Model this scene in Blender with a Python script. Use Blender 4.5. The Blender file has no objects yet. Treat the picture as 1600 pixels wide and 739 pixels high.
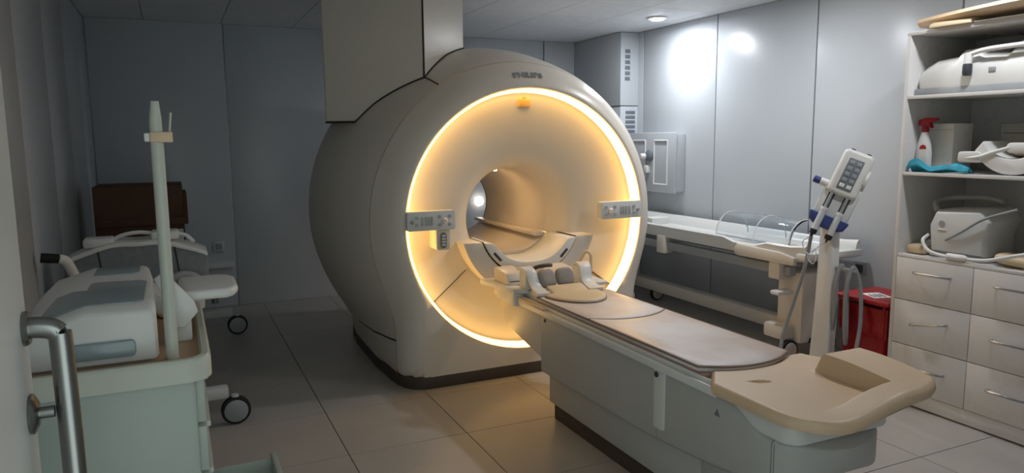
import bpy, bmesh, math, random
from mathutils import Vector, Matrix
random.seed(7)
SC = bpy.context.scene
COL = SC.collection
PI = math.pi

# ------------------------------------------------------------------ camera
F_PX, PITCH, YAW, ROLL, CAM_H = 1133.4, math.radians(7.769), math.radians(24.893), math.radians(-.4887), 1.5
fw = Vector((math.sin(YAW)*math.cos(PITCH), math.cos(YAW)*math.cos(PITCH), -math.sin(PITCH)))
r0 = Vector((math.cos(YAW), -math.sin(YAW), 0)); u0 = r0.cross(fw)
rt = r0*math.cos(ROLL)+u0*math.sin(ROLL); up = rt.cross(fw)
cam = bpy.data.cameras.new('camera'); cam.sensor_width = 36; cam.lens = F_PX/1600*36
cam.clip_start = .05
camo = bpy.data.objects.new('camera', cam); COL.objects.link(camo)
camo.matrix_world = Matrix(((rt.x, up.x, -fw.x, 0), (rt.y, up.y, -fw.y, 0), (rt.z, up.z, -fw.z, CAM_H), (0, 0, 0, 1)))
SC.camera = camo

# ------------------------------------------------------------------ world, exposure
wd = bpy.data.worlds.new('world'); SC.world = wd; wd.use_nodes = True
wd.node_tree.nodes['Background'].inputs[0].default_value = (.80, .92, .90, 1)
wd.node_tree.nodes['Background'].inputs[1].default_value = 1.95      # corridor daylight entering by the open door
SC.view_settings.view_transform = 'Standard'; SC.view_settings.look = 'None'
SC.view_settings.gamma = 1; SC.view_settings.use_curve_mapping = False
SC.view_settings.exposure = 0.0
LAMP1, LAMP2, LAMP3 = (3.81, 5.24), (3.30, 3.70), (3.30, 2.15)
LAMP_W = 15
RING_E = 6.4

# ------------------------------------------------------------------ materials
def lin(c): return c/12.92 if c <= .04045 else ((c+.055)/1.055)**2.4
def rgb(h): return tuple(lin(int(h[i:i+2], 16)/255) for i in (0, 2, 4))
def mat(name, hexc, rough=.5, metal=0, var=.06, scale=8, bump=0, bscale=60, coat=0, emit=None, es=0, trans=0, alpha=1, ior=1.45, hex2=None, stretch=None):
    m = bpy.data.materials.new(name); m.use_nodes = True
    nt = m.node_tree; b = nt.nodes['Principled BSDF']
    c = rgb(hexc)
    tc = nt.nodes.new('ShaderNodeTexCoord'); mp = nt.nodes.new('ShaderNodeMapping')
    nt.links.new(tc.outputs['Object'], mp.inputs[0])
    if stretch: mp.inputs['Scale'].default_value = stretch
    if var or hex2:
        n = nt.nodes.new('ShaderNodeTexNoise'); n.inputs['Scale'].default_value = scale; n.inputs['Detail'].default_value = 4
        nt.links.new(mp.outputs[0], n.inputs['Vector'])
        rp = nt.nodes.new('ShaderNodeValToRGB'); rp.color_ramp.elements[0].position = .3; rp.color_ramp.elements[1].position = .7
        c1 = tuple(max(0, x*(1-var)) for x in c) if not hex2 else rgb(hex2)
        c2 = tuple(min(1, x*(1+var)) for x in c) if not hex2 else c
        rp.color_ramp.elements[0].color = (*c1, 1); rp.color_ramp.elements[1].color = (*c2, 1)
        nt.links.new(n.outputs['Fac'], rp.inputs[0]); nt.links.new(rp.outputs[0], b.inputs['Base Color'])
        mr = nt.nodes.new('ShaderNodeMapRange'); mr.inputs[3].default_value = max(0, rough-.05); mr.inputs[4].default_value = min(1, rough+.05)
        nt.links.new(n.outputs['Fac'], mr.inputs[0]); nt.links.new(mr.outputs[0], b.inputs['Roughness'])
    else:
        b.inputs['Base Color'].default_value = (*c, 1); b.inputs['Roughness'].default_value = rough
    b.inputs['Metallic'].default_value = metal
    b.inputs['Coat Weight'].default_value = coat; b.inputs['IOR'].default_value = ior
    b.inputs['Transmission Weight'].default_value = trans
    if bump:
        n2 = nt.nodes.new('ShaderNodeTexNoise'); n2.inputs['Scale'].default_value = bscale
        nt.links.new(mp.outputs[0], n2.inputs['Vector'])
        bp = nt.nodes.new('ShaderNodeBump'); bp.inputs['Strength'].default_value = bump; bp.inputs['Distance'].default_value = .01
        nt.links.new(n2.outputs['Fac'], bp.inputs['Height']); nt.links.new(bp.outputs[0], b.inputs['Normal'])
    if emit:
        b.inputs['Emission Color'].default_value = (*rgb(emit), 1); b.inputs['Emission Strength'].default_value = es
    return m
M = dict(
 coilgrey=mat('coil_shell_grey', 'b2b2ad', .35, var=.03, scale=6),
 mat=mat('underlay_brown', 'a3887a', .5, var=.08, scale=12),
 panelkey=mat('panel_key_grey', 'aeb1b3', .4, var=.03, scale=20),
 wlamp=mat('wall_lamp_glow', 'ffffff', .5, var=0, emit='fff2e0', es=9),
 wall=mat('wall_panel_white', 'bfc4c9', .32, var=.02, scale=2, bump=.02, bscale=5),
 joint=mat('joint_aluminium', '8d9196', .4, .6, var=.03),
 ceil=mat('ceiling_tile_grey', 'dfe1e5', .6, var=.04, scale=12, bump=.05, bscale=120),
 ceilgap=mat('ceiling_joint', '77797b', .7, var=0),
 tile=mat('floor_tile_cream', 'aea9a3', .3, var=.05, scale=3, bump=.02, bscale=30),
 grout=mat('floor_grout', '5a5651', .9, var=.1, scale=30),
 cream=mat('scanner_cream', 'd9d2c6', .36, var=.02, scale=2),
 creamd=mat('scanner_cream_inner', 'd9d2c6', .35, var=.02, scale=2),
 bore=mat('bore_lining', 'd9d2c6', .22, var=.02, scale=2),
 plinth=mat('plinth_brown', '4a4038', .6, var=.1, scale=20),
 dark=mat('gap_shade_dark', '2e2c2a', .7, var=.05, scale=30),  # dark tone painted in for the shade inside seams and cover gaps
 ring=mat('light_ring_glow', 'fff1d0', .5, var=0, emit='ffc66c', es=RING_E),
 white=mat('white_plastic', 'dfdfdc', .35, var=.02, scale=6),
 white2=mat('white_painted_metal', 'd2d4d3', .4, var=.03, scale=6),
 grey=mat('grey_plastic', '9a9ea0', .4, var=.03, scale=6),
 dgrey=mat('dark_grey_plastic', '3c3f42', .5, var=.05, scale=10),
 black=mat('black_rubber', '18191a', .6, var=.05, scale=10),
 lamp=mat('lamp_glow', 'ffffff', .5, var=0, emit='eef4ff', es=60),
 borel=mat('bore_lamp_glow', 'ffffff', .5, var=0, emit='ffcf90', es=30),
 steel=mat('brushed_steel', '8a8b89', .32, 1, var=.08, scale=40, stretch=(1, 1, .05)),
 chrome=mat('drawer_handle_chrome', 'b9bbbd', .25, 1, var=.04, scale=30),
 pad=mat('mattress_vinyl', 'e0d9d6', .42, var=0, hex2='bba493', scale=2.6, bump=.05, bscale=14),
 padedge=mat('mattress_piping', '7b6a60', .5, var=.1, scale=20),
 beige=mat('beige_board', 'dcc1a0', .42, var=.03, scale=5),
 beigepil=mat('beige_vinyl', 'd8c4a4', .5, var=.04, scale=6, bump=.05, bscale=20),
 padgrey=mat('cushion_grey', 'a39b94', .85, var=.08, scale=40, bump=.2, bscale=300),
 fabric=mat('grey_fabric', '83858a', .9, var=.1, scale=40, bump=.2, bscale=400),
 bluegrey=mat('translucent_blue_grey', '8b999d', .3, var=.05, scale=4, coat=.3),
 hull=mat('table_hull_grey', 'b9bab6', .42, var=.03, scale=4),
 cab=mat('cabinet_white_laminate', 'dcdad8', .28, var=.02, scale=4),
 cart=mat('cart_pale_green', 'aeb8b1', .4, var=.03, scale=5),
 cartrim=mat('cart_cream_rim', 'c4c8bc', .4, var=.03, scale=5),
 carttop=mat('cart_top_tan', 'a68a6c', .5, var=.06, scale=10),
 carton=mat('cardboard_brown', '5e4535', .85, var=.1, scale=12, bump=.05, bscale=60),
 red=mat('red_plastic', 'a3141c', .35, var=.05, scale=5),
 redbag=mat('red_bag_film', '9a1218', .25, var=.1, scale=10, bump=.5, bscale=18),
 blue=mat('blue_plastic', '3a4580', .4, var=.05, scale=6),
 clear=mat('clear_acrylic', 'f4f8fa', .04, var=0, trans=1, ior=1.15),
 glass=mat('syringe_clear', 'e8edf0', .15, var=0, trans=.25, ior=1.3),
 paper=mat('paper_white', 'e6e4de', .8, var=.03, scale=30),
 cloth=mat('turquoise_cloth', '3f9db4', .95, var=.12, scale=25, bump=.4, bscale=200),
 sprayr=mat('spray_red', 'a51e2a', .4, var=.04, scale=8),
 led=mat('panel_keys', '6f7880', .4, var=.05, scale=30),
 amber=mat('amber_plate', 'dcae62', .4, var=.04, scale=10),
 cable=mat('grey_cable', '97999a', .5, var=.05, scale=20),
)

# ------------------------------------------------------------------ mesh helpers
ORG = {}
class MB:
    def __init__(s): s.v = []; s.f = []
    def add(s, v, f):
        o = len(s.v); s.v += [tuple(p) for p in v]; s.f += [tuple(i+o for i in q) for q in f]; return s
    def box(s, a, b):
        x0, y0, z0 = a; x1, y1, z1 = b
        return s.add([(x0,y0,z0),(x1,y0,z0),(x1,y1,z0),(x0,y1,z0),(x0,y0,z1),(x1,y0,z1),(x1,y1,z1),(x0,y1,z1)],
                     [(0,3,2,1),(4,5,6,7),(0,1,5,4),(1,2,6,5),(2,3,7,6),(3,0,4,7)])
    def prism(s, poly, axis, a, b):
        # poly: 2D outline (the two other axes in order), extruded along axis from a to b
        def P(p, t): return {0: (t, p[0], p[1]), 1: (p[0], t, p[1]), 2: (p[0], p[1], t)}[axis]
        n = len(poly)
        return s.add([P(p, a) for p in poly]+[P(p, b) for p in poly],
                     [tuple(range(n-1, -1, -1)), tuple(range(n, 2*n))]+[(i, (i+1) % n, n+(i+1) % n, n+i) for i in range(n)])
    def tube(s, pts, r, n=10, closed=False, cap=True):
        pts = [Vector(p) for p in pts]; m = len(pts); rs = r if isinstance(r, (list, tuple)) else [r]*m
        vs = []; prev = None
        for i, p in enumerate(pts):
            if closed: t = pts[(i+1) % m]-pts[i-1]
            else: t = pts[min(i+1, m-1)]-pts[max(i-1, 0)]
            t.normalize()
            if prev is None:
                a = Vector((0, 0, 1)) if abs(t.z) < .9 else Vector((1, 0, 0))
                prev = (a-t*a.dot(t)).normalized()
            else:
                prev = (prev-t*prev.dot(t)).normalized()
            b = t.cross(prev)
            vs += [p+(prev*math.cos(2*PI*k/n)+b*math.sin(2*PI*k/n))*rs[i] for k in range(n)]
        fs = []
        for i in range(m if closed else m-1):
            j = (i+1) % m
            fs += [(i*n+k, i*n+(k+1) % n, j*n+(k+1) % n, j*n+k) for k in range(n)]
        if not closed and cap: fs += [tuple(range(n-1, -1, -1)), tuple((m-1)*n+k for k in range(n))]
        return s.add(vs, fs)
    def cyl(s, a, b, r, n=20, r2=None): return s.tube([a, b], [r, r if r2 is None else r2], n)
    def loft(s, rings, closed=True, cap=False):
        n = len(rings[0]); vs = [p for q in rings for p in q]; fs = []
        for i in range(len(rings)-1):
            for k in range(n if closed else n-1):
                k2 = (k+1) % n; fs.append((i*n+k, i*n+k2, (i+1)*n+k2, (i+1)*n+k))
        if cap: fs += [tuple(range(n-1, -1, -1)), tuple((len(rings)-1)*n+k for k in range(n))]
        return s.add(vs, fs)
    def lathe(s, prof, c, n=32, axis=2):
        rings = []
        for r, h in prof:
            ring = []
            for k in range(n):
                a = 2*PI*k/n; u, w = r*math.cos(a), r*math.sin(a)
                ring.append({2: (c[0]+u, c[1]+w, c[2]+h), 1: (c[0]+u, c[1]+h, c[2]+w), 0: (c[0]+h, c[1]+u, c[2]+w)}[axis])
            rings.append(ring)
        return s.loft(rings, True, True)
    def xform(s, m):
        s.v = [tuple(m @ Vector(p)) for p in s.v]; return s
    def build(s, name, m, parent=None, bevel=0, seg=2, smooth=True, sub=0, angle=40, solid=0):
        me = bpy.data.meshes.new(name)
        org = ORG.get(parent, Vector((0, 0, 0))) if parent else Vector((0, 0, 0))
        me.from_pydata([(p[0]-org.x, p[1]-org.y, p[2]-org.z) for p in s.v], [], s.f)
        bm = bmesh.new(); bm.from_mesh(me)
        bmesh.ops.remove_doubles(bm, verts=bm.verts, dist=1e-5)
        bmesh.ops.recalc_face_normals(bm, faces=bm.faces)
        if bevel:
            es = [e for e in bm.edges if len(e.link_faces) == 2 and e.calc_face_angle(0) > math.radians(35)]
            bmesh.ops.bevel(bm, geom=es, offset=bevel, segments=seg, affect='EDGES', profile=.5, clamp_overlap=True)
        if smooth:
            for fc in bm.faces: fc.smooth = True
        bm.to_mesh(me); bm.free()
        if smooth: me.set_sharp_from_angle(angle=math.radians(angle))
        me.materials.append(m if not isinstance(m, str) else M[m])
        o = bpy.data.objects.new(name, me); COL.objects.link(o)
        if parent:
            o.parent = parent; ORG[o] = org
        else: ORG[o] = Vector((0, 0, 0))
        if solid:
            md = o.modifiers.new('thickness', 'SOLIDIFY'); md.thickness = solid; md.offset = 0
        if sub:
            md = o.modifiers.new('smooth', 'SUBSURF'); md.levels = sub; md.render_levels = sub
        return o
def box(name, a, b, m, parent=None, bevel=.004, **k): return MB().box(a, b).build(name, m, parent, bevel, **k)
def tag(o, label, cat, group=None):
    o['label'] = label; o['category'] = cat
    if group: o['group'] = group
    return o
def thing(name, loc, label, cat, group=None):
    o = bpy.data.objects.new(name, None); COL.objects.link(o); o.location = loc; o.empty_display_size = .05
    ORG[o] = Vector(loc); return tag(o, label, cat, group)
def struct(o): o['kind'] = 'structure'; return o
def lerp(a, b, t): return a+(b-a)*t
def interp(tab, x):
    if x <= tab[0][0]: return tab[0][1]
    for (a, va), (b, vb) in zip(tab, tab[1:]):
        if x <= b: return va+(vb-va)*(x-a)/(b-a)
    return tab[-1][1]
def sst(a, b, x):
    t = max(0, min(1, (x-a)/(b-a))); return t*t*(3-2*t)
def bez(pts, n=8):      # Catmull-Rom through the points
    pts = [Vector(p) for p in pts]; q = [pts[0]*2-pts[1]]+pts+[pts[-1]*2-pts[-2]]; out = []
    for i in range(1, len(q)-2):
        for k in range(n):
            t = k/n
            out.append(.5*((2*q[i])+(q[i+1]-q[i-1])*t+(2*q[i-1]-5*q[i]+4*q[i+1]-q[i+2])*t*t+(3*q[i]-q[i-1]-3*q[i+1]+q[i+2])*t**3))
    out.append(pts[-1]); return out
def rrect(x0, y0, x1, y1, r, n=5):
    out = []
    for cx, cy, a0 in ((x1-r, y1-r, 0), (x0+r, y1-r, 90), (x0+r, y0+r, 180), (x1-r, y0+r, 270)):
        for k in range(n+1):
            a = math.radians(a0+90*k/n); out.append((cx+r*math.cos(a), cy+r*math.sin(a)))
    return out
def text_mesh(name, body, size, depth, m, parent, mw):
    cu = bpy.data.curves.new(name, 'FONT'); cu.body = body; cu.size = size; cu.extrude = depth; cu.align_x = 'CENTER'; cu.align_y = 'CENTER'; cu.offset = .0012
    t = bpy.data.objects.new(name+'_tmp', cu); COL.objects.link(t)
    me = bpy.data.meshes.new_from_object(t.evaluated_get(bpy.context.evaluated_depsgraph_get()))
    bpy.data.objects.remove(t); bpy.data.curves.remove(cu)
    me.transform(mw)
    for v in me.vertices:      # wrap the flat lettering round the scanner's axis
        rr = v.co.z-GZ; a = (v.co.x-GX)/rr; v.co.x = GX+rr*math.sin(a); v.co.z = GZ+rr*math.cos(a)
    me.transform(Matrix.Translation(-ORG[parent]))
    me.name = name; me.materials.clear(); me.materials.append(M[m])
    o = bpy.data.objects.new(name, me); COL.objects.link(o); o.parent = parent; ORG[o] = ORG[parent]; return o

# ------------------------------------------------------------------ the room
XL, XR, YF, YB, ZC = -.592, 4.19, .22, 6.955, 2.5
fl = struct(box('floor', (XL-.1, YF-.1, -.10), (XR+.1, YB+.1, -.004), 'grout', bevel=0))
def grid_lines(o, p, a, b):
    k = math.ceil((a-o)/p); L = [a]
    while o+k*p < b: L.append(o+k*p); k += 1
    return L+[b]
tile_cache = {}
def tile_field(name, m, parent, xs, ys, z0, z1, gap, bev):
    for x0, x1 in zip(xs, xs[1:]):
        for y0, y1 in zip(ys, ys[1:]):
            w, d = round(x1-x0-gap, 3), round(y1-y0-gap, 3)
            if w < .01 or d < .01: continue
            key = (name, w, d)
            if key not in tile_cache:
                o = MB().box((-w/2, -d/2, z0), (w/2, d/2, z1)).build(name, m, None, bev, 1, smooth=False)
                tile_cache[key] = o.data
            else:
                o = bpy.data.objects.new(name, tile_cache[key]); COL.objects.link(o)
            o.parent = parent; o.location = ((x0+x1)/2, (y0+y1)/2, 0)
tile_field('floor_tile', 'tile', fl, grid_lines(.675, .603, XL, XR), grid_lines(3.325, .600, YF, YB), -.006, 0, .004, .0008)
ce = struct(box('ceiling', (XL-.1, YF-.1, ZC+.012), (XR+.1, YB+.1, ZC+.1), 'ceilgap', bevel=0))
tile_field('ceiling_tile', 'ceil', ce, grid_lines(2.25, .6, XL, XR), grid_lines(4.85, .6, YF, YB), ZC, ZC+.014, .005, .002)
def wall(name, a, b, axis, seams, face, thick=.018):
    w = struct(box(name, a, b, 'joint', bevel=0))
    lo, hi = (a[1], b[1]) if axis == 1 else (a[0], b[0])
    L = [lo]+[q for q in seams if lo < q < hi]+[hi]
    for q0, q1 in zip(L, L[1:]):
        g = .006
        if axis == 1: box('wall_panel', (min(face, face-thick if face > 2 else face+thick), q0+g, 0), (max(face, face-thick if face > 2 else face+thick), q1-g, ZC), 'wall', w, .003)
        else: box('wall_panel', (q0+g, face-thick, 0), (q1-g, face, ZC), 'wall', w, .003)
    return w
T = .018
wall('wall_back', (XL-.1, YB+T, 0), (XR+.1, YB+.1+T, ZC+.1), 0, [.465+1.05*k for k in range(-1, 5)], YB+T)
wall('wall_right', (XR+T, YF, 0), (XR+.1+T, YB+T, ZC+.1), 1, [.72+1.05*k for k in range(0, 7)], XR+T)
wall('wall_left', (XL-.1-T, YF, 0), (XL-T, YB+T, ZC+.1), 1, [2.15, 3.0, 3.85, 4.72, 5.57, 6.42], XL-T)
wf = MB()
for a, b in (((XL-.1, YF-.1, 0), (-.30, YF, ZC+.1)), ((.78, YF-.1, 0), (XR+.1, YF, ZC+.1)), ((-.30, YF-.1, 2.12), (.78, YF, ZC+.1))): wf.box(a, b)
struct(wf.build('wall_front', 'wall', None, 0, smooth=False))
# cable trunking low on the back wall
struct(box('trim_1', (-.55, YB-.03, .36), (.44, YB, .41), 'white2'))

# open door leaf with pull handle
d1 = struct(MB().prism([(-.262, .30), (-.222, .30), (-.222, 1.315), (-.262, 1.315)], 2, .01, 2.08).build('door_1', 'white2', None, .003))
hd = MB(); hx = -.222+.047
hp = [(-.22, 1.285, 1.219), (hx-.03, 1.285, 1.219), (hx-.012, 1.285, 1.215), (hx-.003, 1.285, 1.206), (hx, 1.285, 1.188), (hx+.002, 1.285, .95), (hx, 1.285, .72), (hx-.003, 1.285, .702), (hx-.012, 1.285, .694), (hx-.03, 1.285, .69), (-.22, 1.285, .69)]
hd.tube(bez(hp, 4), .0165, 16)
hdo = hd.build('pull_handle', 'steel', d1)
MB().lathe([(.026, 0), (.027, .004), (.024, .008)], (-.222, 1.285, 1.219), 24, 0).build('handle_rose', 'steel', d1)
MB().lathe([(.026, 0), (.027, .004), (.024, .008)], (-.222, 1.285, .69), 24, 0).build('handle_rose', 'steel', d1)
lk = MB().lathe([(.03, 0), (.031, .005), (.018, .012)], (-.222, 1.272, 1.088), 24, 0).build('lock_rose', 'steel', d1)
MB().lathe([(.009, .01), (.009, .032)], (-.222, 1.272, 1.088), 16, 0).build('thumb_turn', 'steel', d1)

# boxed duct in the far right corner
t = thing('duct_cover', (4.1, 6.5, 0), 'tall white boxed duct with vent slots in the far corner', 'duct')
box('upper_cover', (3.98, 6.05, 1.80), (XR-.002, YB-.002, ZC-.004), 'wall', t, .004)
box('lower_cover', (3.985, 6.055, .0), (XR-.002, YB-.002, 1.793), 'wall', t, .004)
for k in range(6): box('vent_slot_shade', (4.03, 6.045, 2.30-k*.052), (4.085, 6.06, 2.335-k*.052), 'led', t, .001)  # grey bars, here and below, coloured for the shade of open vent holes
for k in range(5): box('vent_slot_shade', (4.045, 6.05, 1.72-k*.046), (4.155, 6.06, 1.75-k*.046), 'led', t, .001)
# ceiling lamps
for i, (lx, ly) in enumerate((LAMP1, LAMP2, LAMP3)):
    t = thing(('ceiling_lamp', 'ceiling_lamp_by_scanner_offscreen', 'ceiling_lamp_by_cabinet_offscreen')[i], (lx, ly, ZC), ('bright recessed ceiling spotlight near the boxed duct', 'recessed ceiling spotlight over the floor between scanner and shelves', 'recessed ceiling spotlight above the front of the storage cabinet')[i], 'lamp')
    MB().lathe([(.075, 0), (.085, -.004), (.08, -.012), (.06, -.014)], (lx, ly, ZC), 32).build('trim_ring', 'white', t)
    MB().lathe([(.058, -.012), (.05, -.022), (.001, -.026)], (lx, ly, ZC), 24).build('lens', 'lamp' if i == 0 else 'white', t)
    nm_ = ('spot_lamp', 'spot_by_scanner_offscreen', 'spot_by_cabinet_offscreen')[i]
    L = bpy.data.lights.new(nm_, 'AREA'); L.shape = 'DISK'; L.size = .11; L.energy = LAMP_W*(1, 1, .7)[i]; L.color = (.93, .96, 1.0)
    lo = bpy.data.objects.new(nm_, L); COL.objects.link(lo); lo.parent = t; lo.location = (0, 0, -.035); ORG[lo] = ORG[t]

# ------------------------------------------------------------------ MRI scanner
GX, GZ = 2.01, .985
RP = [(4.03,.825),(4.045,.86),(4.07,.893),(4.12,.935),(4.2,.985),(4.3,1.025),(4.4,1.055),(4.6,1.105),(4.8,1.135),(5.0,1.152),(5.2,1.155),(5.4,1.135),(5.55,1.09),(5.65,1.02),(5.7,.9)]
WP = [(4.03,.70),(4.045,.745),(4.07,.785),(4.12,.82),(4.2,.845),(4.3,.855),(4.6,.872),(5.2,.86),(5.5,.82),(5.65,.72),(5.7,.6)]
def outl(a, y, dr=0):
    c, s_ = math.cos(a), math.sin(a); r = interp(RP, y)+dr
    if s_ < -1e-4:
        w = interp(WP, y)+dr; d = min(w/max(abs(c), 1e-6), .925/abs(s_))
        p = 26; r = (r**p+d**p)**(1/p)
    return (GX+r*c, y, max(GZ+r*s_, .062))
def ring_pts(y, a0, a1, n, dr=0): return [outl(math.radians(lerp(a0, a1, k/n)), y, dr) for k in range(n+1)]
def circ(r, y, a0, a1, n): return [(GX+r*math.cos(math.radians(lerp(a0, a1, k/n))), y, GZ+r*math.sin(math.radians(lerp(a0, a1, k/n)))) for k in range(n+1)]
g = thing('mri_scanner', (GX, 4.85, 0), 'large cream ring-shaped scanner with glowing amber light ring around its bore', 'scanner')
fc = MB(); N = 180
st = [circ(.806, 4.05, -90, 270, N), circ(.812, 4.036, -90, 270, N)]+[ring_pts(y, -90, 270, N) for y in (4.03, 4.038, 4.05, 4.07, 4.095, 4.12, 4.155, 4.1985)]
fc.loft(st, False).build('front_cover', 'cream', g, angle=60)
ys = [4.2025, 4.25, 4.3, 4.4, 4.5, 4.6, 4.7, 4.8, 4.9, 5.0, 5.1, 5.2, 5.3, 5.4, 5.5, 5.58, 5.65, 5.7]
MB().loft([ring_pts(y, -39.6, 219.6, 130) for y in ys]+[circ(.48, 5.70, -39.6, 219.6, 130)], False).build('body_cover', 'cream', g, angle=60)
MB().loft([ring_pts(y, -90, -40.1, 40) for y in ys], False).build('lower_cover', 'cream', g, angle=60)
MB().loft([ring_pts(y, 220.1, 270, 40) for y in ys], False).build('lower_cover', 'cream', g, angle=60)
MB().loft([ring_pts(y, -90, 270, N, -.008) for y in (4.18, 4.2, 4.215)], False).build('joint_liner_and_shade', 'grey', g)
for a0, a1 in ((-40.6, -39.0), (219.2, 220.8)):
    MB().loft([ring_pts(y, a0, a1, 2, -.007) for y in ys[:-1]], False).build('joint_liner_and_shade', 'dark', g)  # dark strip painted as the shade of the cover gap
pl = []
for y0 in (4.03, 4.045, 4.07, 4.12, 4.2, 4.3, 4.6, 5.2, 5.5, 5.65): pl.append((y0, interp(WP, y0)+.004))
poly = [(GX-w, y) for y, w in pl]+[(GX+w, y) for y, w in reversed(pl)]
MB().prism(poly, 2, 0, .075).build('plinth', 'plinth', g, .002, angle=30)
# light ring, dish, bore
MB().loft([circ(.808, 4.034, -90, 270, N), circ(.795, 4.049, -90, 270, N), circ(.790, 4.118, -90, 270, N)], False).build('light_ring', 'ring', g)
dp = [(.791,4.116),(.785,4.124),(.765,4.129),(.73,4.134),(.66,4.143),(.58,4.154),(.50,4.168),(.44,4.186),(.40,4.207),(.37,4.232),(.35,4.268),(.335,4.31),(.32,4.37),(.312,4.43)]
MB().loft([circ(r, y, -37, 217, 120) for r, y in dp], False).build('funnel', 'creamd', g, angle=60)
dl = [(.791,4.116),(.785,4.135),(.765,4.145),(.73,4.155),(.66,4.17),(.58,4.198),(.5,4.215),(.40,4.25),(.35,4.30),(.325,4.36),(.312,4.43)]
MB().loft([circ(r, y, 217.4, 322.6, 60) for r, y in dl], False).build('lower_funnel_panel', 'creamd', g, angle=60)
for a in (217.2, 322.8):
    ca, sa = math.cos(math.radians(a)), math.sin(math.radians(a))
    MB().tube([(GX+r*ca, y-.001, GZ+r*sa) for r, y in dp if r > .46], .0025, 6).build('funnel_seam_shade', 'dark', g)
MB().loft([circ(r, y, -90, 270, 96) for r, y in ((.312,4.43),(.306,4.6),(.304,5.48))], False).build('bore_tube', 'bore', g, angle=60)
MB().loft([circ(r, y, -90, 270, 96) for r, y in ((.304,5.485),(.33,5.55),(.37,5.62),(.42,5.67),(.5,5.71))], False).build('rear_funnel', 'creamd', g, angle=60)
MB().loft([circ(r, y, -90, 270, 96) for r, y in ((.3035,5.475),(.3025,5.482),(.3035,5.489))], False).build('bore_seam_shade', 'dark', g)
MB().prism(rrect(GX-.03, 4.62, GX+.03, 4.80, .02), 2, GZ+.287, GZ+.296).build('bore_lamp', 'borel', g)
def cradle_poly(ro, a0, wid, top, bot, n=24):
    o = [(GX+ro*math.cos(math.radians(lerp(a0, 540-a0, k/n))), GZ+ro*math.sin(math.radians(lerp(a0, 540-a0, k/n)))) for k in range(n+1)]
    i = []
    for k in range(n+1):
        u = lerp(1, -1, k/n); i.append((GX+wid*u, lerp(bot, top, abs(u)**2.6)))
    return o+i
# collar round the lower half of the bore
def collar(r0_, r1_, ztop, y0, y1, n=40):
    d = ztop-GZ; a0 = math.degrees(math.asin(-d/r0_)); a1 = math.degrees(math.asin(-d/r1_))
    inner = [(GX+r0_*math.cos(math.radians(lerp(180+a0, 360-a0, k/n))), GZ+r0_*math.sin(math.radians(lerp(180+a0, 360-a0, k/n)))) for k in range(n+1)]
    outer = [(GX+r1_*math.cos(math.radians(lerp(180+a1, 360-a1, k/n))), GZ+r1_*math.sin(math.radians(lerp(180+a1, 360-a1, k/n)))) for k in range(n+1)]
    return MB().prism(inner+outer[::-1], 1, y0, y1)
collar(.352, .47, .868, 4.045, 4.26).build('bore_collar', 'creamd', g, .006)
collar(.338, .358, .866, 4.06, 4.3).build('collar_gap_shade', 'dark', g)  # dark band filling the gap, coloured as its shade
MB().prism(cradle_poly(.342, 201, .262, .855, .725), 1, 4.035, 4.36).build('table_cradle', 'white', g, .004)
for a in (222, 316):
    ca, sa = math.cos(math.radians(a)), math.sin(math.radians(a)); m_ = Matrix.Translation((GX+.318*ca, 4.033, GZ+.318*sa)) @ Matrix.Rotation(-math.radians(a+90), 4, 'Y')
    MB().box((-.035, -.004, -.008), (.035, .004, .008)).xform(m_).build('cradle_latch', 'dgrey', g, .003)
MB().prism(cradle_poly(.302, 204, .27, .855, .745), 1, 4.365, 5.48).build('bore_bridge', 'bore', g, .003)
box('bridge_rail', (2.20, 4.37, .835), (2.275, 5.47, .858), 'bore', g, .003)
# control panels
def ctrl(x0, x1, mir):
    p = MB().prism(rrect(x0, .966, x1, 1.08, .014), 1, 4.006, 4.06).build('control_panel', 'white2', g, .004)
    w = x1-x0
    X = lambda t: (x0+t*w) if not mir else (x1-t*w)
    MB().lathe([(.011, .0), (.011, -.008), (.008, -.012)], (X(.1), 4.007, 1.02), 16, 1).build('round_key', 'grey', p)
    for t_, z in ((.2, 1.043), (.2, 1.003), (.67, 1.046), (.67, .998), (.88, 1.046), (.88, .998)):
        MB().prism(rrect(X(t_)-.009, z-.009, X(t_)+.009, z+.009, .003, 2), 1, 4.001, 4.008).build('key', 'panelkey', p, .001)
    for t_ in (.31, .39, .45, .51): MB().prism(rrect(X(t_)-.007, .995, X(t_)+.007, 1.048, .003, 2), 1, 4.002, 4.008).build('key', 'panelkey', p, .001)
    MB().lathe([(.018, 0), (.016, -.012), (.010, -.02), (.001, -.022)], (X(.775), 4.007, 1.022), 16, 1).build('scroll_knob', 'white', p)
    return p
ctrl(1.196, 1.492, False); ctrl(2.50, 2.815, True)
h = MB().prism(rrect(1.375, .842, 1.462, .972, .016), 1, 4.02, 4.155).build('handset_holder', 'creamd', g, .005)
MB().prism(rrect(1.398, .855, 1.438, .948, .018), 1, 4.012, 4.022).build('handset', 'led', h, .003)
for z in (.87, .888, .906, .924): box('key', (1.407, 4.008, z), (1.429, 4.013, z+.011), 'white2', h, .001)
# alignment plate above the bore
MB().prism(rrect(1.965, 1.688, 2.047, 1.738, .006, 3), 1, 4.120, 4.15).build('laser_window', 'amber', g, .003)
MB().prism([(1.992, 1.74), (2.02, 1.74), (2.006, 1.764)], 1, 4.122, 4.15).build('laser_mark', 'amber', g, .001)
# lettering on the front cover, lying on its curved lip
nrm = math.radians(47)
base = Matrix.Translation((2.005, 4.0675, GZ+.8945)) @ Matrix.Rotation(PI/2-nrm+.03, 4, 'X')
text_mesh('maker_lettering', 'PHILIPS', .062, .0025, 'grey', g, base)
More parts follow.
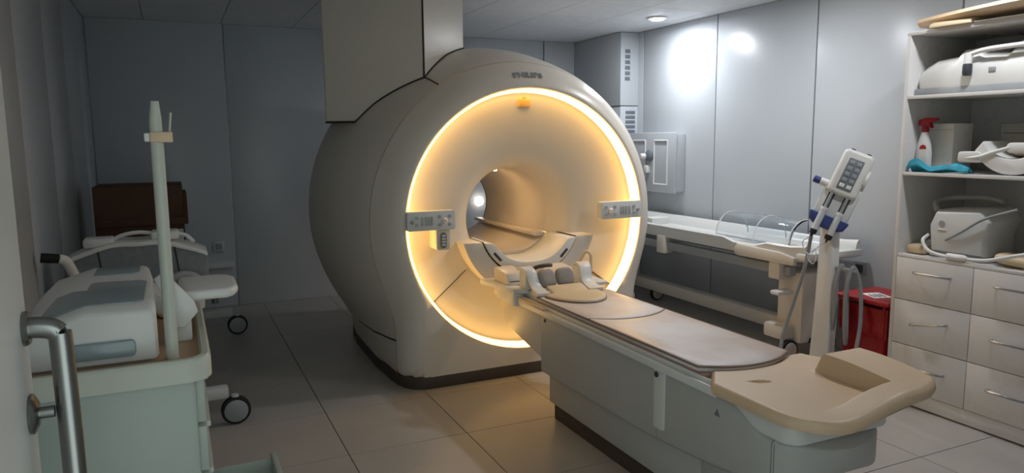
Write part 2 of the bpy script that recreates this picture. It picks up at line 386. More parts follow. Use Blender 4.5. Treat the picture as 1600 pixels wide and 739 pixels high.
# service column rising to the ceiling
def surf_z(x, y):
    r = interp(RP, y); d = r*r-(x-GX)**2
    return max(1.605, GZ+math.sqrt(d)) if d > 0 else 1.605
A, B, C_, D_, E_ = (.915, 4.83), (1.446, 4.385), (1.87, 4.80), (1.87, 5.5), (1.07, 5.5)
MB().prism([(A[0], A[1]), (B[0]-.004, B[1]+.003), (1.446, 4.75), (1.446, 5.5), E_], 2, 1.61, ZC).build('column_side_cover', 'cream', g, .012, 3, angle=30)
MB().prism([(B[0]+.004, B[1]+.004), C_, D_, (1.45, 5.5), (1.45, 4.6)], 2, 1.75, ZC).build('column_front_cover', 'cream', g, .012, 3, angle=30)
MB().cyl((B[0], B[1]+.006, 1.86), (B[0], B[1]+.006, ZC), .006, 8).build('column_joint_shade', 'dark', g)
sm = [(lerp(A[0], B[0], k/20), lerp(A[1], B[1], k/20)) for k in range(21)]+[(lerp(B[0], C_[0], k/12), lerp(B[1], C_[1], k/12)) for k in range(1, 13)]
MB().tube([(x, y-.004, surf_z(x, y)+.002) for x, y in sm], .006, 6).build('column_joint_shade', 'dark', g)
MB().tube(bez([(B[0], B[1]-.004, surf_z(*B)), (1.455, 4.33, GZ+math.sqrt(interp(RP, 4.33)**2-(1.455-GX)**2)+.002), (1.475, 4.21, GZ+math.sqrt(interp(RP, 4.21)**2-(1.475-GX)**2)+.003)], 6), .004, 6).build('column_joint_shade', 'dark', g)

# ------------------------------------------------------------------ patient table
TX = 1.965
tb = thing('patient_table', (TX, 2.6, 0), 'long cream patient table running out of the scanner bore', 'examination table')
box('plinth', (TX-.190, 1.95, 0), (TX+.190, 3.30, .095), 'plinth', tb, .003)
box('base_cabinet', (TX-.204, 2.10, .085), (TX+.204, 3.335, .30), 'hull', tb, .008)
box('base_end_cabinet', (TX-.202, 1.84, .085), (TX+.202, 2.094, .37), 'hull', tb, .012)
def hull_ring(y):
    hw = .247*(1-max(0, (1.80-y)/.215)**2.6)**.5 if y < 1.80 else .247
    hw = max(hw, .02)
    zb = interp([(1.585,.43),(1.61,.385),(1.65,.36),(1.77,.33),(1.95,.30),(2.15,.28),(2.4,.262),(3.34,.25)], y)
    zt = interp([(1.585,.48),(1.64,.50),(1.74,.505),(1.80,.525),(1.86,.56),(1.92,.578),(1.97,.582),(3.34,.582)], y)
    r = min(.02, hw*.5)
    return [(p[0], y, p[1]) for p in rrect(TX-hw, zb, TX+hw, zt, r, 3)]
for a, b, nm in ((1.587, 1.708, 'end_cover'), (1.712, 2.318, 'side_cover'), (2.322, 3.345, 'side_cover')):
    n = 14; MB().loft([hull_ring(lerp(a, b, k/n)) for k in range(n+1)], True, True).build(nm, 'hull', tb, angle=35)
MB().loft([[(TX+(p[0]-TX)*.985, y, .46+(p[2]-.46)*.96) for p in hull_ring(1.71)] for y in (1.70, 1.72)], True, True).build('cover_joint_shade', 'dark', tb)
sp = MB().prism(rrect(2.265, .325, 2.335, .572, .012, 3), 0, TX-.2535, TX-.245).build('cover_strip', 'white', tb, .002)
MB().lathe([(.012, 0), (.012, -.004), (.006, -.005)], (TX-.2535, 2.315, .55), 16, 0).build('screw', 'dgrey', sp)
MB().lathe([(.010, 0), (.010, -.003), (.005, -.004)], (TX-.247, 3.30, .545), 16, 0).build('screw', 'dgrey', tb)
MB().prism([(1.945, .50), (1.975, .50), (1.96, .527)], 0, TX-.2485, TX-.245).build('warning_sticker', 'led', tb)
# bridge arm toward the scanner
for sgn in (-1, 1):
    xa = TX+sgn*.246
    MB().prism([(3.34, .575), (3.9, .575), (3.87, .52), (3.80, .41), (3.34, .325)], 0, min(xa, xa-sgn*.04), max(xa, xa-sgn*.04)).build('bridge_arm', 'cream', tb, .01, 3)
box('bridge_floor', (TX-.22, 3.34, .45), (TX+.22, 3.80, .50), 'cream', tb, .006)
# table top: side rails, deck
for sgn in (-1, 1):
    X = lambda d: TX+sgn*d
    prof = [(X(.264), .572), (X(.264), .598), (X(.259), .604), (X(.250), .604), (X(.247), .592), (X(.239), .592), (X(.236), .612), (X(.229), .616), (X(.224), .606), (X(.215), .572)]
    pr_ = MB().prism(prof, 1, 1.955, 3.93).build('side_rail', 'white', tb, .002)
box('deck', (TX-.22, 1.97, .565), (TX+.22, 3.96, .604), 'white', tb, .004)
box('underlay_mat', (TX-.230, 2.06, .603), (TX+.230, 3.43, .621), 'mat', tb, .006)
for sgn in (-1, 1):
    MB().prism(rrect(TX+sgn*.25-.014, 3.28, TX+sgn*.25+.014, 3.62, .01, 3), 2, .60, .612).build('rail_cap', 'beige', tb, .003)
# docking wings
MB().prism([(TX-.275, 3.62), (TX-.205, 3.58), (TX-.205, 4.0), (TX-.325, 4.0), (TX-.335, 3.97), (TX-.295, 3.72)], 2, .628, .655).build('docking_wing', 'white', tb, .006)
MB().prism([(TX+.275, 3.62), (TX+.205, 3.58), (TX+.205, 4.0), (TX+.325, 4.0), (TX+.335, 3.97), (TX+.295, 3.72)], 2, .628, .655).build('docking_wing', 'white', tb, .006)
MB().prism([(3.6, .56), (3.86, .56), (3.86, .63), (3.62, .64)], 0, TX-.28, TX-.21).build('wing_bracket', 'white', tb, .008)
MB().prism([(3.6, .56), (3.86, .56), (3.86, .63), (3.62, .64)], 0, TX+.21, TX+.28).build('wing_bracket', 'white', tb, .008)
# foot board: a height field with a raised rest on one side
def foot_z(x, y):
    far = sst(1.90, 1.855, y)
    sharp = sst(2.105, 2.118, x)*far
    rim = sst(1.80, 2.10, x)*sst(1.592, 1.578, y)
    gx, gy = (x-1.845)*.906-(y-1.888)*.423, (x-1.845)*.423+(y-1.888)*.906
    slot = sst(1.25, .75, math.hypot(gx/.036, gy/.013))
    return .632-.016*slot+max(.072*sharp*lerp(.72, 1, sst(1.50, 1.80, y)), .054*rim)
nx, ny = 90, 110; fb = MB(); top = []; bot = []
def foot_xy(u, v):      # u across -1..1, v from back 0 to near end 1
    pu = max(-1, min(1, u*1.27)); yb = min(2.093-.072*(1-abs(pu)**2.2), lerp(1.945, 2.10, min(1, (u+1)*2.2)))
    ye = 1.475+.06*abs(u)**5+.02*(u < 0)*abs(u)**3
    hw = (.285 if u < 0 else .285+.07*sst(.0, .35, v))*(1-max(0, (v-.62)/.38)**4*.12)
    return TX-.002+u*hw, lerp(yb, ye, v)
for j in range(ny+1):
    for i in range(nx+1):
        u = lerp(-1, 1, i/nx); v = j/ny; x, y = foot_xy(u, v)
        e = min(1-abs(u), v*1.2, 1-v); dz = .012*(1-min(1, e/.05))**2
        top.append((x, y, foot_z(x, y)-dz))
W_ = nx+1; vs = top; fs = [(j*W_+i, j*W_+i+1, (j+1)*W_+i+1, (j+1)*W_+i) for j in range(ny) for i in range(nx)]
border = [i for i in range(W_)]+[j*W_+nx for j in range(1, ny+1)]+[ny*W_+i for i in range(nx-1, -1, -1)]+[j*W_ for j in range(ny-1, 0, -1)]
n0 = len(vs); cxm, cym = TX, 1.72
low = [(lerp(vs[k][0], cxm, .012), lerp(vs[k][1], cym, .012), vs[k][2]-.028) for k in border]; low2 = [(lerp(vs[k][0], cxm, .09), lerp(vs[k][1], cym, .09), max(.586, vs[k][2]-.042)) for k in border]
mid = [(lerp(vs[k][0], cxm, -.008), lerp(vs[k][1], cym, -.008), vs[k][2]-.012) for k in border]
vs = vs+mid+low+low2; nb = len(border)
for q in range(nb):
    q2 = (q+1) % nb
    fs += [(border[q], border[q2], n0+q2, n0+q), (n0+q, n0+q2, n0+nb+q2, n0+nb+q), (n0+nb+q, n0+nb+q2, n0+2*nb+q2, n0+2*nb+q)]
fs.append(tuple(n0+2*nb+q for q in range(nb)))
fo = fb.add(vs, fs).build('foot_board', 'beige', tb, angle=50)
MB().prism(rrect(TX-.235, 1.62, TX+.235, 1.96, .06), 2, .505, .585).build('under_tray', 'white', tb, .012)

# mattress pads lying on the table
def pad(name, y0, y1, sag0, sag1, label, zt=.645):
    b = MB(); n = 24; hw = .224; rings = []
    def outline(ins, z):
        o = []
        for k in range(n+1):
            u = lerp(-1, 1, k/n); o.append((TX+u*(hw-ins), y0-sag0*(1-abs(u)**2.2)+ins, z))
        for k in range(n+1):
            u = lerp(1, -1, k/n); o.append((TX+u*(hw-ins), y1-sag1*(1-abs(u)**2.2)-ins, z))
        return o
    rings = [outline(.002, .620), outline(0, .624), outline(0, zt-.008), outline(.003, zt-.003), outline(.009, zt), outline(.06, zt+.001)]
    o = b.loft(rings, True, True).build(name, 'pad', None, angle=60); tag(o, label, 'mattress')
    MB().tube([(p[0], p[1], zt-.005) for p in outline(-.001, 0)], .0045, 6, closed=True).build('piping', 'padedge', o)
    return o
pad('mattress_pad', 2.10, 2.895, .075, .085, 'brown vinyl mattress pad beside the beige foot board')
pad('mattress_pad', 2.905, 3.43, .085, .0, 'brown vinyl mattress pad under the head coil end of the table')

# head coil base with cushions and pillow
hc = thing('head_coil_base', (TX, 3.7, .604), 'white head coil base with upright side horns at the bore end of the table', 'head coil')
MB().prism(rrect(TX-.205, 3.435, TX+.205, 3.93, .05), 2, .604, .652).build('base_plate', 'white', hc, .008)
for x0, x1, dx in ((1.735, 1.815, -.012), (2.06, 2.15, .03)):
    path = [(3.415, .6585), (3.46, .663), (3.505, .676), (3.535, .70), (3.555, .735), (3.585, .763), (3.63, .772), (3.66, .765)]
    pp = bez([(0, a, b) for a, b in path], 4); rr = []
    for k, q in enumerate(pp):
        f_ = k/(len(pp)-1); sh = dx*sst(.3, 1, f_); wv = .010*math.sin(PI*f_)
        rr.append([(x0+sh+wv, q.y, q.z-.012), (x1+sh-wv, q.y, q.z-.012), (x1+sh-wv, q.y-.004, q.z+.006), (x0+sh+wv, q.y-.004, q.z+.006)])
    MB().loft(rr, True, True).build('side_horn', 'white', hc, .003, angle=40)
    box('horn_support', (x0+dx*.7+.012, 3.57, .6545), (x1+dx*.7-.012, 3.655, .757), 'white', hc, .006)
    MB().lathe([(.014, 0), (.013, .004), (.006, .005)], ((x0+x1)/2, 3.445, .658), 16, 2).build('lock_button', 'grey', hc)
MB().prism([(3.72, .6545), (3.93, .6545), (3.93, .735), (3.75, .72)], 0, TX-.265, TX-.14).build('connector_block', 'cream', hc, .008)
box('connector_slot', (TX-.25, 3.728, .672), (TX-.16, 3.74, .678), 'dgrey', hc, .001)
MB().prism([(3.70, .6515), (3.93, .6515), (3.93, .725), (3.74, .71)], 0, TX+.02, TX+.205).build('connector_block', 'cream', hc, .008)
MB().prism(rrect(TX+.17, 3.5, TX+.275, 3.86, .03), 2, .6535, .675).build('side_shelf', 'white', hc, .006)
MB().tube(bez([(TX-.10, 3.80, .70), (TX-.06, 3.78, .735), (TX-.0, 3.77, .745), (TX+.05, 3.79, .74)], 6), .012, 10).build('head_strap', 'dgrey', hc)
tag(MB().tube(bez([(2.150, 3.755, .708), (2.185, 3.735, .765), (2.208, 3.715, .815), (2.234, 3.70, .80), (2.232, 3.69, .735), (2.222, 3.68, .672)], 8), .0095, 10).build('coil_cable', 'beigepil'), 'beige coil cable looping up beside the head coil base', 'cable')
def cushion(name, c, sx, sy, sz, rz, tx, m, label, group=None):
    b = MB(); n, k_ = 20, 10; rings = []
    for j in range(k_+1):
        ph = lerp(-PI/2, PI/2, j/k_); rr = max(.02, abs(math.cos(ph))**.45); zz = (abs(math.sin(ph))**.8)*(1 if ph > 0 else -1)
        rings.append([(sx*rr*math.copysign(abs(math.cos(2*PI*i/n))**.55, math.cos(2*PI*i/n)), sy*rr*math.copysign(abs(math.sin(2*PI*i/n))**.55, math.sin(2*PI*i/n)), sz*zz) for i in range(n)])
    b.loft(rings, True, True).xform(Matrix.Translation(c) @ Matrix.Rotation(rz, 4, 'Z') @ Matrix.Rotation(tx, 4, 'X'))
    return tag(b.build(name, m, None, angle=80), label, 'cushion', group)
cushion('head_cushion', (1.862, 3.552, .714), .054, .055, .026, .25, 1.05, 'padgrey', 'grey foam head cushion in the coil base nearer the docking block', None)
cushion('head_cushion', (1.975, 3.550, .714), .054, .055, .026, -.05, 1.05, 'padgrey', 'grey foam head cushion in the coil base nearer the looping cable', None)
pw = MB(); rings = []
def pill(ins, z):
    o = []
    for k in range(33):
        a = lerp(PI, 2*PI, k/32); o.append((1.935+(.165-ins)*math.cos(a), 3.395+(.23-ins)*math.sin(a), z))
    back = [(.112, .002, 0), (.112, .035, .4), (.110, .088, 1), (.06, .09, 1), (0, .09, 1)]
    back += [(-a, b, c) for a, b, c in back[-2::-1]]
    for a, b, c in back: o.append((1.935+math.copysign(max(0, abs(a)-ins), a), 3.398+(b-ins if c > .5 else b), z+.028*c))
    return o
def pill_ring(f_, z):
    return [(1.935+(p[0]-1.935)*f_, 3.37+(p[1]-3.37)*f_, z+(p[2]-.65)*f_) for p in pill(0, .65)]
pw.loft([pill_ring(f_, z) for f_, z in ((.02, .6455), (.965, .6455), (1, .650), (1, .655), (.965, .660), (.88, .663), (.6, .665), (.3, .666), (.02, .666))], True, True)
po = tag(pw.build('head_pillow', 'beigepil', None, angle=60), 'flat beige rounded head pillow on the brown mattress', 'pillow')
MB().tube([(p[0], p[1], .649) for p in pill(-.001, 0)[:33]], .004, 6).build('piping', 'padedge', po)

# ------------------------------------------------------------------ storage cabinet on the right
CX, Y0, Y1 = 3.623, 1.83, 2.735
cb = thing('storage_cabinet', (3.9, 2.28, 0), 'white laminate cabinet with six drawers below open shelves', 'cabinet')
XB = XR-.012
box('side_panel', (CX, Y1-.02, .0), (XB, Y1, 2.022), 'cab', cb, .001)
box('side_panel', (CX, Y0-.0, .0), (XB, Y0+.02, 2.022), 'cab', cb, .001)
box('back_panel', (XB-.008, Y0+.02, .0), (XB, Y1-.02, 2.022), 'cab', cb, .001)
box('top_panel', (CX, Y0+.0, 2.022), (XB, Y1, 2.042), 'cab', cb, .001)
for z in (1.705, 1.296): box('shelf', (CX+.002, Y0+.02, z-.018), (XB-.008, Y1-.02, z), 'cab', cb, .001)
box('worktop', (CX+.002, Y0+.02, .828), (XB-.008, Y1-.02, .846), 'cab', cb, .001)
box('plinth', (CX+.004, Y0+.02, .009), (CX+.02, Y1-.02, .084), 'cab', cb, .001)
box('plinth_foot', (CX+.03, Y0+.02, .0), (CX+.05, Y1-.02, .084), 'cab', cb, 0)
box('carcass', (CX+.022, Y0+.02, .084), (CX+.04, Y1-.02, .828), 'cab', cb, 0)
ym = 2.283
for (a, b) in ((ym+.002, Y1-.022), (Y0+.022, ym-.002)):
    for (z0, z1) in ((.594, .826), (.344, .590), (.088, .340)):
        dr = box('drawer', (CX, a, z0), (CX+.02, b, z1), 'cab', cb, .0015)
        zc = z0+.14+(.02 if z0 > .5 else 0); yc = (a+b)/2; hw = .098
        tl = .018 if (z0 < .5 and z0 > .2 and a > ym) else 0
        pts = bez([(CX+.002, yc-hw, zc+tl), (CX-.022, yc-hw+.006, zc+tl), (CX-.028, yc, zc), (CX-.022, yc+hw-.006, zc-tl), (CX+.002, yc+hw, zc-tl)], 5)
        MB().tube(pts, .0065, 8).build('handle', 'chrome', dr)
# things on the shelves
t = thing('spine_coil', (3.9, 2.35, 1.706), 'long white moulded spine coil filling the top shelf', 'coil')
sec = [(2.70,1.735,1.80,3.70),(2.69,1.733,1.852,3.685),(2.62,1.733,1.885,3.68),(2.50,1.733,1.897,3.68),(2.48,1.733,1.925,3.68),(2.38,1.733,1.93,3.68),(2.36,1.733,1.90,3.68),(2.25,1.733,1.89,3.68),(2.23,1.733,1.91,3.68),(1.95,1.733,1.915,3.68),(1.93,1.74,1.89,3.70)]
MB().loft([[(x, y, zb), (x+.30, y, zb), (x+.30, y, zt-.005), (x+.26, y, zt), (x+.05, y, zt), (x+.01, y, zt-.03), (x-.006, y, (zb+zt)/2)] for y, zb, zt, x in sec], True, True).build('shell', 'white', t, .006, angle=40)
box('grey_skirt', (3.675, 1.93, 1.706), (4.0, 2.715, 1.742), 'grey', t, .006)
pt = MB().cyl((3.66, 2.415, 1.90), (3.655, 2.415, 1.845), .019, 16).build('connector_plug', 'white', t)
MB().lathe([(.0195, 0), (.022, -.008), (.022, -.045), (.018, -.058), (.001, -.06)], (3.655, 2.415, 1.848), 12).build('plug_grip', 'dgrey', pt)
MB().tube(bez([(3.662, 2.41, 1.895), (3.66, 2.33, 1.91), (3.66, 2.2, 1.915), (3.67, 2.0, 1.92)], 6), .012, 10).build('cable', 'white', t)
box('latch', (3.67, 2.285, 1.802), (3.676, 2.32, 1.825), 'grey', t, .003)
box('lid_plate', (3.70, 2.0, 1.905), (3.95, 2.19, 1.945), 'white', t, .01)
o = MB().box((-.08, -.075, -.012), (.08, .075, .012)).xform(Matrix.Translation((3.78, 2.03, 1.973)) @ Matrix.Rotation(.5, 4, 'X')).build('flat_paddle', 'white', None, .008); tag(o, 'small white paddle tilted on top of the spine coil', 'coil paddle')
o = box('cardboard_sheet', (4.0, 2.35, 1.706), (4.03, 2.66, 1.935), 'beige', None, .003); tag(o, 'tan board standing behind the spine coil', 'board')
# long beige board and small pad on top of the cabinet
b = MB(); rr = []
for k in range(13):
    t_ = k/12; y = lerp(2.72, 1.75, t_); wd_ = .26*math.sin(PI*min(1, .12+t_*.5))**.7; zz = 2.088+.022*t_
    rr.append([(3.80-wd_, y, zz), (3.80-wd_*.8, y, zz-.022), (3.80+wd_*.8, y, zz-.022), (3.80+wd_, y, zz), (3.80+wd_*.9, y, zz+.02), (3.80-wd_*.9, y, zz+.02)])
bo = tag(b.loft(rr, True, True).build('slide_board', 'beige', None, angle=40), 'long beige tapered board lying on top of the white cabinet', 'board')
o = tag(MB().loft([[(x0, y, z) for x0, z in ((3.60, 2.043), (3.74, 2.043), (3.73, 2.068), (3.63, 2.072), (3.603, 2.06))] for y in (2.60, 2.58, 2.42, 2.38)], True, True).build('wedge_pad', 'beigepil', None, .004), 'small beige wedge pad under the long board on the cabinet', 'pad')
tag(box('paper_sheet', (3.61, 1.95, 2.043), (3.9, 2.37, 2.048), 'paper', None, .001), 'white paper sheet under the board on the cabinet top', 'paper')
# second shelf
t = thing('spray_bottle', (3.72, 2.665, 1.297), 'white spray bottle with red trigger head on the shelf', 'spray bottle')
b = MB(); rr = []
for z, a_, c_ in ((0, .040, .028), (.01, .043, .030), (.10, .043, .030), (.15, .036, .028), (.19, .024, .022), (.215, .016, .016)):
    rr.append([(3.72+c_*math.cos(2*PI*k/20), 2.665+a_*math.sin(2*PI*k/20), 1.297+z) for k in range(20)])
bt = b.loft(rr, True, True).build('bottle', 'white', t, angle=50)
MB().cyl((3.72, 2.665, 1.51), (3.72, 2.665, 1.545), .018, 16).build('collar', 'sprayr', t)
MB().prism([(2.70, 1.545), (2.70, 1.575), (2.66, 1.588), (2.60, 1.585), (2.595, 1.572), (2.635, 1.56), (2.625, 1.535), (2.635, 1.53), (2.652, 1.548)], 0, 3.706, 3.734).build('trigger_head', 'sprayr', t, .003)
MB().prism(rrect(2.630, 1.33, 2.675, 1.42, .012, 4), 0, 3.689, 3.6925).build('label_sticker', 'paper', t)
MB().prism([(2.632, 1.42), (2.672, 1.42), (2.665, 1.437), (2.652, 1.443), (2.639, 1.437)], 0, 3.688, 3.693).build('label_flash', 'sprayr', t)
t = tag(box('white_box', (3.78, 2.545, 1.297), (3.94, 2.69, 1.555), 'paper', None, .004), 'upright white cardboard box behind the spray bottle', 'box')
box('box_flap', (3.7785, 2.55, 1.52), (3.78, 2.685, 1.522), 'grey', t, 0)
t = tag(box('grey_carton', (3.97, 2.08, 1.297), (4.15, 2.42, 1.55), 'grey', None, .004), 'grey carton standing deep on the middle shelf', 'box')
box('carton_flap', (3.968, 2.10, 1.50), (3.971, 2.40, 1.503), 'dgrey', t, 0)
b = MB(); nx, ny = 26, 12; vs = []
for j in range(ny+1):
    for i in range(nx+1):
        u, v = i/nx, j/ny; y = lerp(2.70, 2.36, u); x = 3.632+.05*v+.006*math.sin(u*9)
        zz = 1.301+(.022*abs(math.sin(u*7+v*4))+.052*math.exp(-((u-.14)/.16)**2)+.03*math.exp(-((u-.75)/.2)**2))*math.sin(PI*min(1, .1+v))+.004*math.sin(v*17+u*5)
        vs.append((x, y, zz))
b.add(vs, [(j*(nx+1)+i, j*(nx+1)+i+1, (j+1)*(nx+1)+i+1, (j+1)*(nx+1)+i) for j in range(ny) for i in range(nx)])
tag(b.build('cleaning_cloth', 'cloth', None, angle=80, solid=.004), 'crumpled turquoise cleaning cloth beside the spray bottle', 'cloth')
t = thing('flex_coil', (3.75, 2.2, 1.297), 'white C-shaped surface coil lying on the middle shelf', 'coil')
ar = []
for k in range(21):
    a = lerp(205, 335, k/20); ar.append((2.17+.20*math.cos(math.radians(a)), 1.50+.20*math.sin(math.radians(a))))
for k in range(20, -1, -1):
    a = lerp(205, 335, k/20); ar.append((2.17+.155*math.cos(math.radians(a)), 1.53+.155*math.sin(math.radians(a))))
MB().prism(ar, 0, 3.66, 3.86).build('curved_shell', 'white', t, .006)
MB().prism(rrect(2.315, 1.355, 2.43, 1.41, .015), 0, 3.65, 3.73).build('connector', 'white', t, .006)
MB().tube(bez([(3.66, 2.40, 1.375), (3.655, 2.32, 1.385), (3.66, 2.25, 1.41), (3.67, 2.17, 1.435)], 6), .010, 10).build('cable', 'white', t)
MB().prism(rrect(2.10, 1.405, 2.20, 1.455, .02), 0, 3.66, 3.76).build('plug_body', 'white', t, .008)
cushion('positioning_pad', (3.815, 2.17, 1.413), .05, .078, .025, 0, 0, 'beigepil', 'flat beige positioning pad resting in the white C-shaped coil')
# bottom open shelf, on the worktop
t = thing('knee_coil', (3.85, 2.4, .846), 'grey-white box-shaped knee coil with cable on the worktop', 'coil')
MB().loft([[(x, y, z) for y, z in pts] for x, pts in ((3.70, [(2.56,.875),(2.575,1.02),(2.545,1.10),(2.30,1.115),(2.245,1.06),(2.275,.98),(2.275,.875)]), (3.67, [(2.55,.885),(2.565,1.015),(2.535,1.085),(2.305,1.10),(2.26,1.055),(2.285,.98),(2.285,.885)]))][::-1]+[[(3.92, y, z) for y, z in [(2.56,.875),(2.575,1.02),(2.545,1.11),(2.30,1.125),(2.245,1.07),(2.275,.98),(2.275,.875)]]], True, True).build('shell', 'white2', t, .006)
MB().prism(rrect(2.29, .85, 2.57, .88, .01), 0, 3.68, 3.92).build('foot', 'grey', t, .004)
MB().tube(bez([(3.70, 2.545, 1.09), (3.74, 2.585, 1.13), (3.82, 2.56, 1.155), (3.86, 2.4, 1.165), (3.86, 2.3, 1.15)], 6), .016, 10).build('carry_handle', 'grey', t)
MB().tube(bez([(3.663, 2.47, .945), (3.655, 2.38, 1.0), (3.65, 2.27, 1.075), (3.66, 2.12, 1.135)], 6), .007, 8).build('grey_strap', 'cable', t)
MB().lathe([(.016, 0), (.016, -.003)], (3.67, 2.50, 1.03), 16, 0).build('round_mark', 'grey', t)
box('name_strip', (3.666, 2.475, .995), (3.672, 2.52, 1.0), 'paper', t, .001)
t = tag(MB().tube(bez([(3.69, 2.585, .96), (3.655, 2.59, .93), (3.64, 2.55, .885), (3.635, 2.47, .866), (3.635, 2.36, .865), (3.64, 2.24, .872), (3.65, 2.1, .915), (3.66, 1.98, .95)], 8), .0095, 10).build('coil_lead', 'white'), 'thick white coil lead draped along the worktop edge', 'cable')
MB().tube(bez([(3.635, 2.44, .866), (3.635, 2.40, .866), (3.635, 2.33, .866)], 4), [.012]+[.019]*7+[.012], 12).build('lead_choke', 'white', t)
cushion('foam_pad', (3.72, 2.645, .872), .06, .06, .027, 0, 0, 'beigepil', 'beige foam pad on the worktop beside the cabinet side')
cushion('foam_pad', (3.735, 2.125, .879), .07, .11, .028, .15, .1, 'beigepil', 'long beige foam pad on the worktop right of the knee coil')
cushion('white_foam_pad', (3.832, 2.63, .885), .05, .05, .037, 0, 0, 'white', 'white foam pad behind the beige pad on the worktop')

# ------------------------------------------------------------------ right wall things
t = thing('filter_panel', (XR-.05, 5.66, 1.0), 'grey-white wall box with raised frames and connectors on the far wall', 'wall box')
box('back_box', (XR-.10, 5.30, 1.0), (XR-.001, 6.0, 1.52), 'wall', t, .006)
box('door_panel', (XR-.125, 5.29, .985), (XR-.10, 6.01, 1.535), 'wall', t, .008)
for y0, y1 in ((5.40, 5.60), (5.74, 5.94)):
    b = MB(); r_ = .008
    for a, c in (((y0, 1.06), (y1, 1.06)), ((y0, 1.46), (y1, 1.46)), ((y0, 1.06), (y0, 1.46)), ((y1, 1.06), (y1, 1.46))):
        b.cyl((XR-.127, *a), (XR-.127, *c), r_, 8)
    b.build('raised_frame', 'white', t)
MB().lathe([(.055, 0), (.055, -.02), (.04, -.035), (.02, -.04)], (XR-.125, 5.665, 1.32), 20, 0).build('round_connector', 'led', t)
MB().lathe([(.03, 0), (.026, -.05), (.018, -.06)], (XR-.15, 5.70, 1.315), 14, 0).build('connector_cap', 'white', t)
box('plug', (XR-.165, 5.66, 1.16), (XR-.12, 5.72, 1.23), 'white', t, .006)
MB().tube(bez([(XR-.14, 5.69, 1.165), (XR-.142, 5.70, 1.10), (XR-.13, 5.74, 1.04)], 6), .008, 8).build('lead', 'grey', t)
box('socket_plate', (XR-.14, 5.86, 1.27), (XR-.12, 5.93, 1.34), 'white', t, .004)
def socket(name, x, y, z, axis, label):
    if axis == 0: o = thing(name, (x, y, z), label, 'socket'); box('plate', (x-.012, y-.045, z-.045), (x, y+.045, z+.045), 'grey', o, .004); box('insert', (x-.02, y-.028, z-.028), (x-.01, y+.028, z+.028), 'dgrey', o, .006)
    else: o = thing(name, (x, y, z), label, 'socket'); box('plate', (x-.045, y-.012, z-.045), (x+.045, y, z+.045), 'white2', o, .004); box('insert', (x-.028, y-.016, z-.028), (x+.028, y-.01, z+.028), 'grey', o, .006)
socket('wall_socket', XR, 3.405, .60, 0, 'small grey wall socket above the red bin')
socket('wall_socket', .325, YB, .553, 1, 'small dull wall socket above the cable trunking')

t = thing('wall_lamp', (2.843, YB, .85), 'small round glowing wall lamp seen through the scanner bore', 'lamp')
MB().lathe([(.045, 0), (.045, -.02), (.04, -.03)], (2.843, YB, .851), 24, 1).build('base', 'white', t)
MB().lathe([(.05, -.022), (.046, -.04), (.03, -.05), (.001, -.055)], (2.843, YB, .851), 24, 1).build('globe', 'wlamp', t)
# patient trolley along the right wall
t = thing('patient_trolley', (3.85, 4.4, 0), 'white patient trolley with moulded bed along the right wall', 'trolley')
b = MB(); rr = []
for k in range(25):
    y = lerp(5.92, 3.36, k/24); dip = .0
    e = sst(3.36, 3.50, y); hz = .735+.012*(1-e)
    lip = .045 if y > 4.02 else (.02 if y > 3.75 else .05)
    x0, x1 = 3.60+.02*(1-e), 4.12
    rr.append([(x0+.02, y, hz-.055), (x0, y, hz+lip-.01), (x0+.012, y, hz+lip), (x0+.03, y, hz+lip-.012), (x0+.05, y, hz-.02), (x1-.05, y, hz-.02), (x1-.03, y, hz+.05), (x1-.012, y, hz+.06), (x1, y, hz+.045), (x1-.02, y, hz-.055)])
b.loft(rr, True, True).build('bed_tray', 'white', t, angle=50)
box('bed_lip', (3.60, 3.34, .70), (4.13, 3.42, .745), 'white', t, .012)
MB().prism([(3.42, .66), (3.42, .715), (3.55, .735), (3.95, .745), (3.98, .69), (3.95, .66)], 0, 3.585, 3.62).build('bed_skirt', 'cream', t, .008)
box('head_block', (3.62, 5.0, .76), (3.80, 5.13, .82), 'white', t, .012)
box('side_beam', (3.64, 3.50, .575), (3.70, 5.8, .64), 'grey', t, .008)
box('side_beam', (4.02, 3.50, .575), (4.08, 5.8, .64), 'grey', t, .008)
for y in (3.60, 4.86): box('beam_bracket', (3.60, y-.05, .545), (3.70, y+.05, .69), 'cream', t, .01)
box('column', (3.70, 3.44, .12), (3.98, 3.66, .60), 'cream', t, .02)
box('column', (3.74, 5.66, .12), (3.98, 5.84, .60), 'cream', t, .02)
MB().prism([(3.50, .10), (3.50, .20), (5.78, .20), (5.84, .16), (5.84, .10)], 0, 3.90, 4.0).build('base_beam', 'cream', t, .012)
box('foot_bar', (3.60, 3.50, .14), (3.98, 3.68, .24), 'cream', t, .02)
box('side_lever', (3.57, 3.52, .445), (3.74, 3.60, .475), 'white', t, .012)
box('pedal', (3.78, 3.40, .12), (3.9, 3.48, .155), 'black', t, .006)
for x, y in ((3.97, 5.39), (3.66, 5.39), (3.66, 3.5), (4.02, 3.5)):
    w = MB().lathe([(.055, -.018), (.068, -.015), (.072, 0), (.068, .015), (.055, .018)], (x, y, .072), 28, 1).build('castor_wheel', 'black', t)
    MB().lathe([(.056, -.019), (.05, -.022), (.001, -.023)], (x, y, .072), 24, 1).build('hub_cap', 'cream', w)
    MB().tube([(x, y+.025, .07), (x, y+.03, .15), (x, y+.01, .18)], .012, 8).build('castor_fork', 'grey', t)
